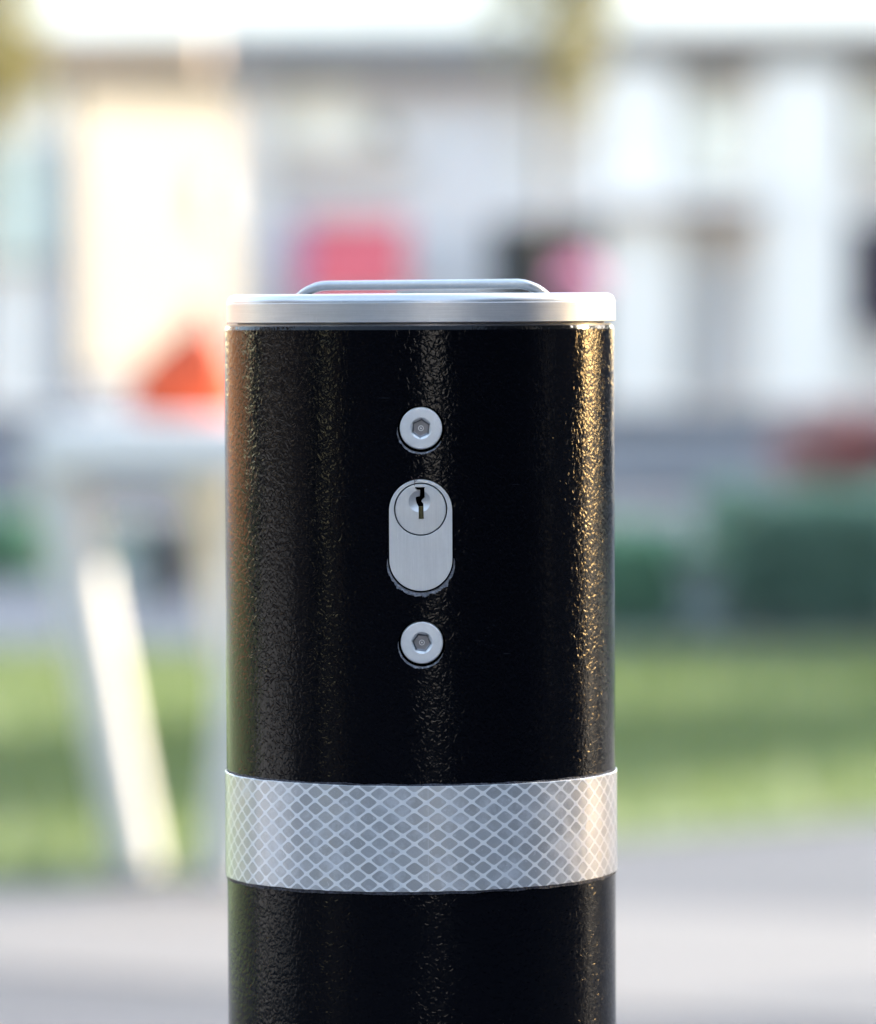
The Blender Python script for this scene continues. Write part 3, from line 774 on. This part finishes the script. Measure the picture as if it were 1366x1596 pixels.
# planters along the lawn's far edge
for k, (px, pt, wp, dd, lab) in enumerate(((1090, 850, 62, 15.3, 'grey box planter between the bright hedge and the dark shrubs'),
                                       (192, 822, 66, 17.4, 'pale grey-green box planter seen between the white table legs'))):
    pot(lab, px, pt, 0, wp, dd, M['pot_grey'] if k == 0 else mat('pale planter', (.42, .46, .42), .7, 0, .08, 3), M['hedge'], .8, .02, group='box planters behind the lawn', seed=50 + k)
M['charcoal'] = mat('charcoal plastic', (0.045, 0.045, 0.05), 0.6, 0, 0.2, 4)
b = empty('litter_bin', (X(263, 17.6), Yd(17.6), 0)); tag(b, 'dark charcoal litter bin behind the white table legs', 'bin')
hw = 40 * 17.6 / F
bm = bmesh.new(); lathe(bm, [(hw * .8, 0), (hw * .85, .02), (hw, .20)], 32); obj('body', bm, M['charcoal'], b)
bm = bmesh.new(); lathe(bm, [(hw * 1.06, .201), (hw * 1.06, .222), (hw * .8, .25), (hw * .2, .262)], 32); obj('lid', bm, M['charcoal'], b)
# ---- white table with slanting legs and the orange bag on it
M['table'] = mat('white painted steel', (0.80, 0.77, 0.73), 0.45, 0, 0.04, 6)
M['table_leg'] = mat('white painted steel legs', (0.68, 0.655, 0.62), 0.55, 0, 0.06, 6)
DT = 9.05
t = empty('garden_table', (X(105, DT), Yd(DT), 0)); tag(t, 'small white table with thick slanting legs standing on the lawn left of the bollard', 'table')
sx = DT / F
def leg(x0, x1, ya, yb, ztop, w=.044):
    bm = bmesh.new(); tube(bm, [(x0, ya, ztop), (x1 - (x1 - x0) * .04, yb, .03), (x1, yb, .0)], [w * 1.15, w * .9, w * .85], 16)
    return obj('leg', bm, M['table_leg'], t, smooth=True)
zt = Z(652, DT)
leg(-0.018, 105 * sx, 0.02, 0.0, zt - .07)
leg(0.225, 0.330, .27, .25, zt - .07)
leg(0.46, 0.40, .05, .03, zt - .07)
leg(0.34, 0.27, -.13, -.15, zt - .07)
bm = bmesh.new()
tp = [(-.072, -.03), (.36, -.20), (.52, .18), (.13, .36)]
lo = [bm.verts.new((x, y, zt - .095)) for x, y in tp]; hi = [bm.verts.new((x, y, zt)) for x, y in tp]
bm.faces.new(lo); bm.faces.new(hi)
for i in range(4): bm.faces.new((lo[i], lo[(i + 1) % 4], hi[(i + 1) % 4], hi[i]))
bmesh.ops.bevel(bm, geom=list(bm.edges), offset=.018, segments=4, affect='EDGES')
obj('tabletop', bm, M['table'], t)
M['orange'] = mat('orange fabric', (0.62, 0.075, 0.02), 0.7, 0, 0.1, 12)
M['strap'] = mat('dark strap', (0.08, 0.07, 0.09), 0.7)
b = empty('bag', (X(292, 9.25), Yd(9.25), zt + .002)); b.scale = (1.35, 1.25, 1.35); tag(b, 'slumped bright orange bag with dark handle on the white table', 'bag')
bm = bmesh.new()
rings = []
for k, (hz, wx, wy, ox) in enumerate(((0, .060, .045, 0), (.012, .072, .052, 0), (.04, .072, .050, .002), (.07, .060, .042, .006), (.095, .038, .028, .012), (.112, .016, .012, .016))):
    rings.append([bm.verts.new((ox + wx * math.cos(a) * (1 + .1 * noise.noise(Vector((math.cos(a) * 2, math.sin(a) * 2, k * .5)))), wy * math.sin(a), hz)) for a in [2 * math.pi * j / 32 for j in range(32)]])
for a, c in zip(rings, rings[1:]):
    for j in range(32): bm.faces.new((a[j], a[(j + 1) % 32], c[(j + 1) % 32], c[j]))
bm.faces.new(rings[0]); bm.faces.new(rings[-1])
obj('body', bm, M['orange'], b, smooth=True)
bm = bmesh.new(); tube(bm, [(.004, 0, .092), (.003, 0, .115), (.006, 0, .131), (.016, 0, .140), (.026, 0, .131), (.029, 0, .115), (.028, 0, .085)], .006, 8); obj('handle', bm, M['strap'], b, smooth=True)

# ---- unseen surroundings for the bollard's reflections, with blockers added to shape the light
M['brick'] = mat('orange brick', (0.42, 0.19, 0.09), 0.85, 0, 0.2, 2.5)
def house(label, cx, cy, w_, dp, h, rot, m, rows, cols, group=None, win=M['glass_grey']):
    b = empty('house', (cx, cy, 0), rot); tag(b, label, 'house', group)
    bm = bmesh.new(); box(bm, -w_ / 2, w_ / 2, -dp / 2, dp / 2, 0, h); obj('wall', bm, m, b)
    bm = bmesh.new(); box(bm, -w_ / 2 - .3, w_ / 2 + .3, -dp / 2 - .3, dp / 2 + .3, h + .002, h + .3, .03); obj('roof', bm, M['fascia'], b)
    for r in range(rows):
        for c in range(cols):
            x = -w_ / 2 + w_ * (c + .5) / cols; z = 1.0 + r * 2.9
            bm = bmesh.new(); box(bm, x - .5, x + .5, -dp / 2 - .04, -dp / 2 + .05, z, z + 1.4, .01); f = obj('window', bm, M['white'], b)
            bm = bmesh.new(); box(bm, x - .43, x + .43, -dp / 2 - .05, -dp / 2 - .041, z + .07, z + 1.33); obj('pane', bm, win, f)
    return b
# brick house off to the left, its front turned to the sun
a = R(36)
house('orange brick house off to the left with white framed windows', -math.sin(a) * 24 - 3, math.cos(a) * 24, 15, 6, 6, R(58), M['brick'], 2, 5)
house('unseen dusky red-brown house added far off to the left to block the low sky', -27, 0.6, 23, 5, 14, R(90), mat('dusky render', (0.015, 0.012, 0.013), 0.85, 0, 0.08, 1), 1, 5)  # added out of view to keep bright low sky off the post
M['brown'] = mat('dark slate brick', (0.045, 0.048, 0.058), 0.85, 0, 0.2, 2.5)
house('unseen dark block added right of the bollard to block the sky, nearer the street', 14.6, 1.65, 6.1, 7, 8.5, R(-90), M['brown'], 2, 3, win=M['glass_dark'])  # this and the next two are added to cut the sky reflected on the right
house('unseen dark block added to the right to block the sky, beside a narrow gap', 14.6, -9.4, 13.5, 7, 13.5, R(-90), M['brown'], 2, 5, win=M['glass_dark'])
house('unseen dark block added ahead and off to the right to block the horizon sky', 16.5, 25, 14, 6, 6.5, R(-35), M['brown'], 2, 5, win=M['glass_dark'])
house('long unseen dark hall added behind the left half of the dark trees to block the sky', -13.2, -24, 28.8, 8, 7.0, R(180), M['brown'], 2, 6, win=M['glass_dark'])  # both halls are added to block the low sky behind the trees
house('shorter unseen dark hall added behind the right half of the dark trees to block the sky', 13.2, -24, 14.0, 8, 7.0, R(180), M['brown'], 2, 3, win=M['glass_dark'])
M['palegrey'] = mat('pale blue-grey render', (0.76, 0.78, 0.82), 0.8, 0, 0.05, 1)
house('unseen pale block added beyond the gap between the dark halls to put glints on the post', 8.5, -50, 16, 8, 20, R(180), M['palegrey'], 5, 6)  # this and the next block are added as bright surfaces for the post's gloss
house('unseen pale block added beyond the narrow gap on the right to put glints on the post', 42, -7.3, 16, 8, 20, R(-90), M['palegrey'], 5, 6)
# dark trees behind the photographer and to the right
ROW = [o + ' dark leafy tree behind the photographer' for o in ('rightmost', 'second from right', 'third from right', 'fourth from right', 'middle', 'fourth from left', 'third from left', 'second from left', 'leftmost')]
k = 0
for az, dist, hh, rr in ((118, 13, 7, 2.6), (135, 12, 8, 2.7), (150, 13, 7.5, 2.8), (156, 12, 7, 2.1), (-173, 13, 8, 2.3), (-162, 12.5, 8, 2.7), (-147, 13, 7.5, 2.7), (-132, 12.5, 8, 2.7), (-117, 13, 7.5, 2.6)):
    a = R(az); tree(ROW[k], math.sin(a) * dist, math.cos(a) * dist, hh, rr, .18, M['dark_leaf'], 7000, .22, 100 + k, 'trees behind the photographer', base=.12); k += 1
for az, dist, hh, rr, lab in ((49.6, 18, 11, 1.9, 'unseen dense tree added ahead and off to the right to hide sky glow beside the sun'), (66.4, 17, 10.5, 1.7, 'unseen dense tree added off to the right beside the dark block to hide sky glow')):
    a = R(az); tree(lab, math.sin(a) * dist, math.cos(a) * dist, hh, rr, .18, M['dark_leaf'], 16000, .15, 200 + int(az), base=.06)  # added to hide the sky glow on either side of the sun
# unseen trees added to the right: one filters the sun, one shades the lawn
tree('unseen airy tree added off to the right to filter the low sun', 22 * sd.x / math.cos(R(SUN_EL)), 22 * sd.y / math.cos(R(SUN_EL)), 11.6, 2.3, .16, M['olive'], 6800, .085, 170, base=.62)
sh = Vector((sd.x, sd.y, 0)) / sd.z
for j, (x, y, z, r, n) in enumerate(((-0.6, 9.5, 2.9, 0.80, 30000),)):
    c = Vector((x, y, 0)) + sh * z
    tree('unseen dense tree added right of the lawn to throw shade across it', c.x, c.y, z + r, r, .09, M['dark_leaf'], n, .09, 140 + j, base=.45)
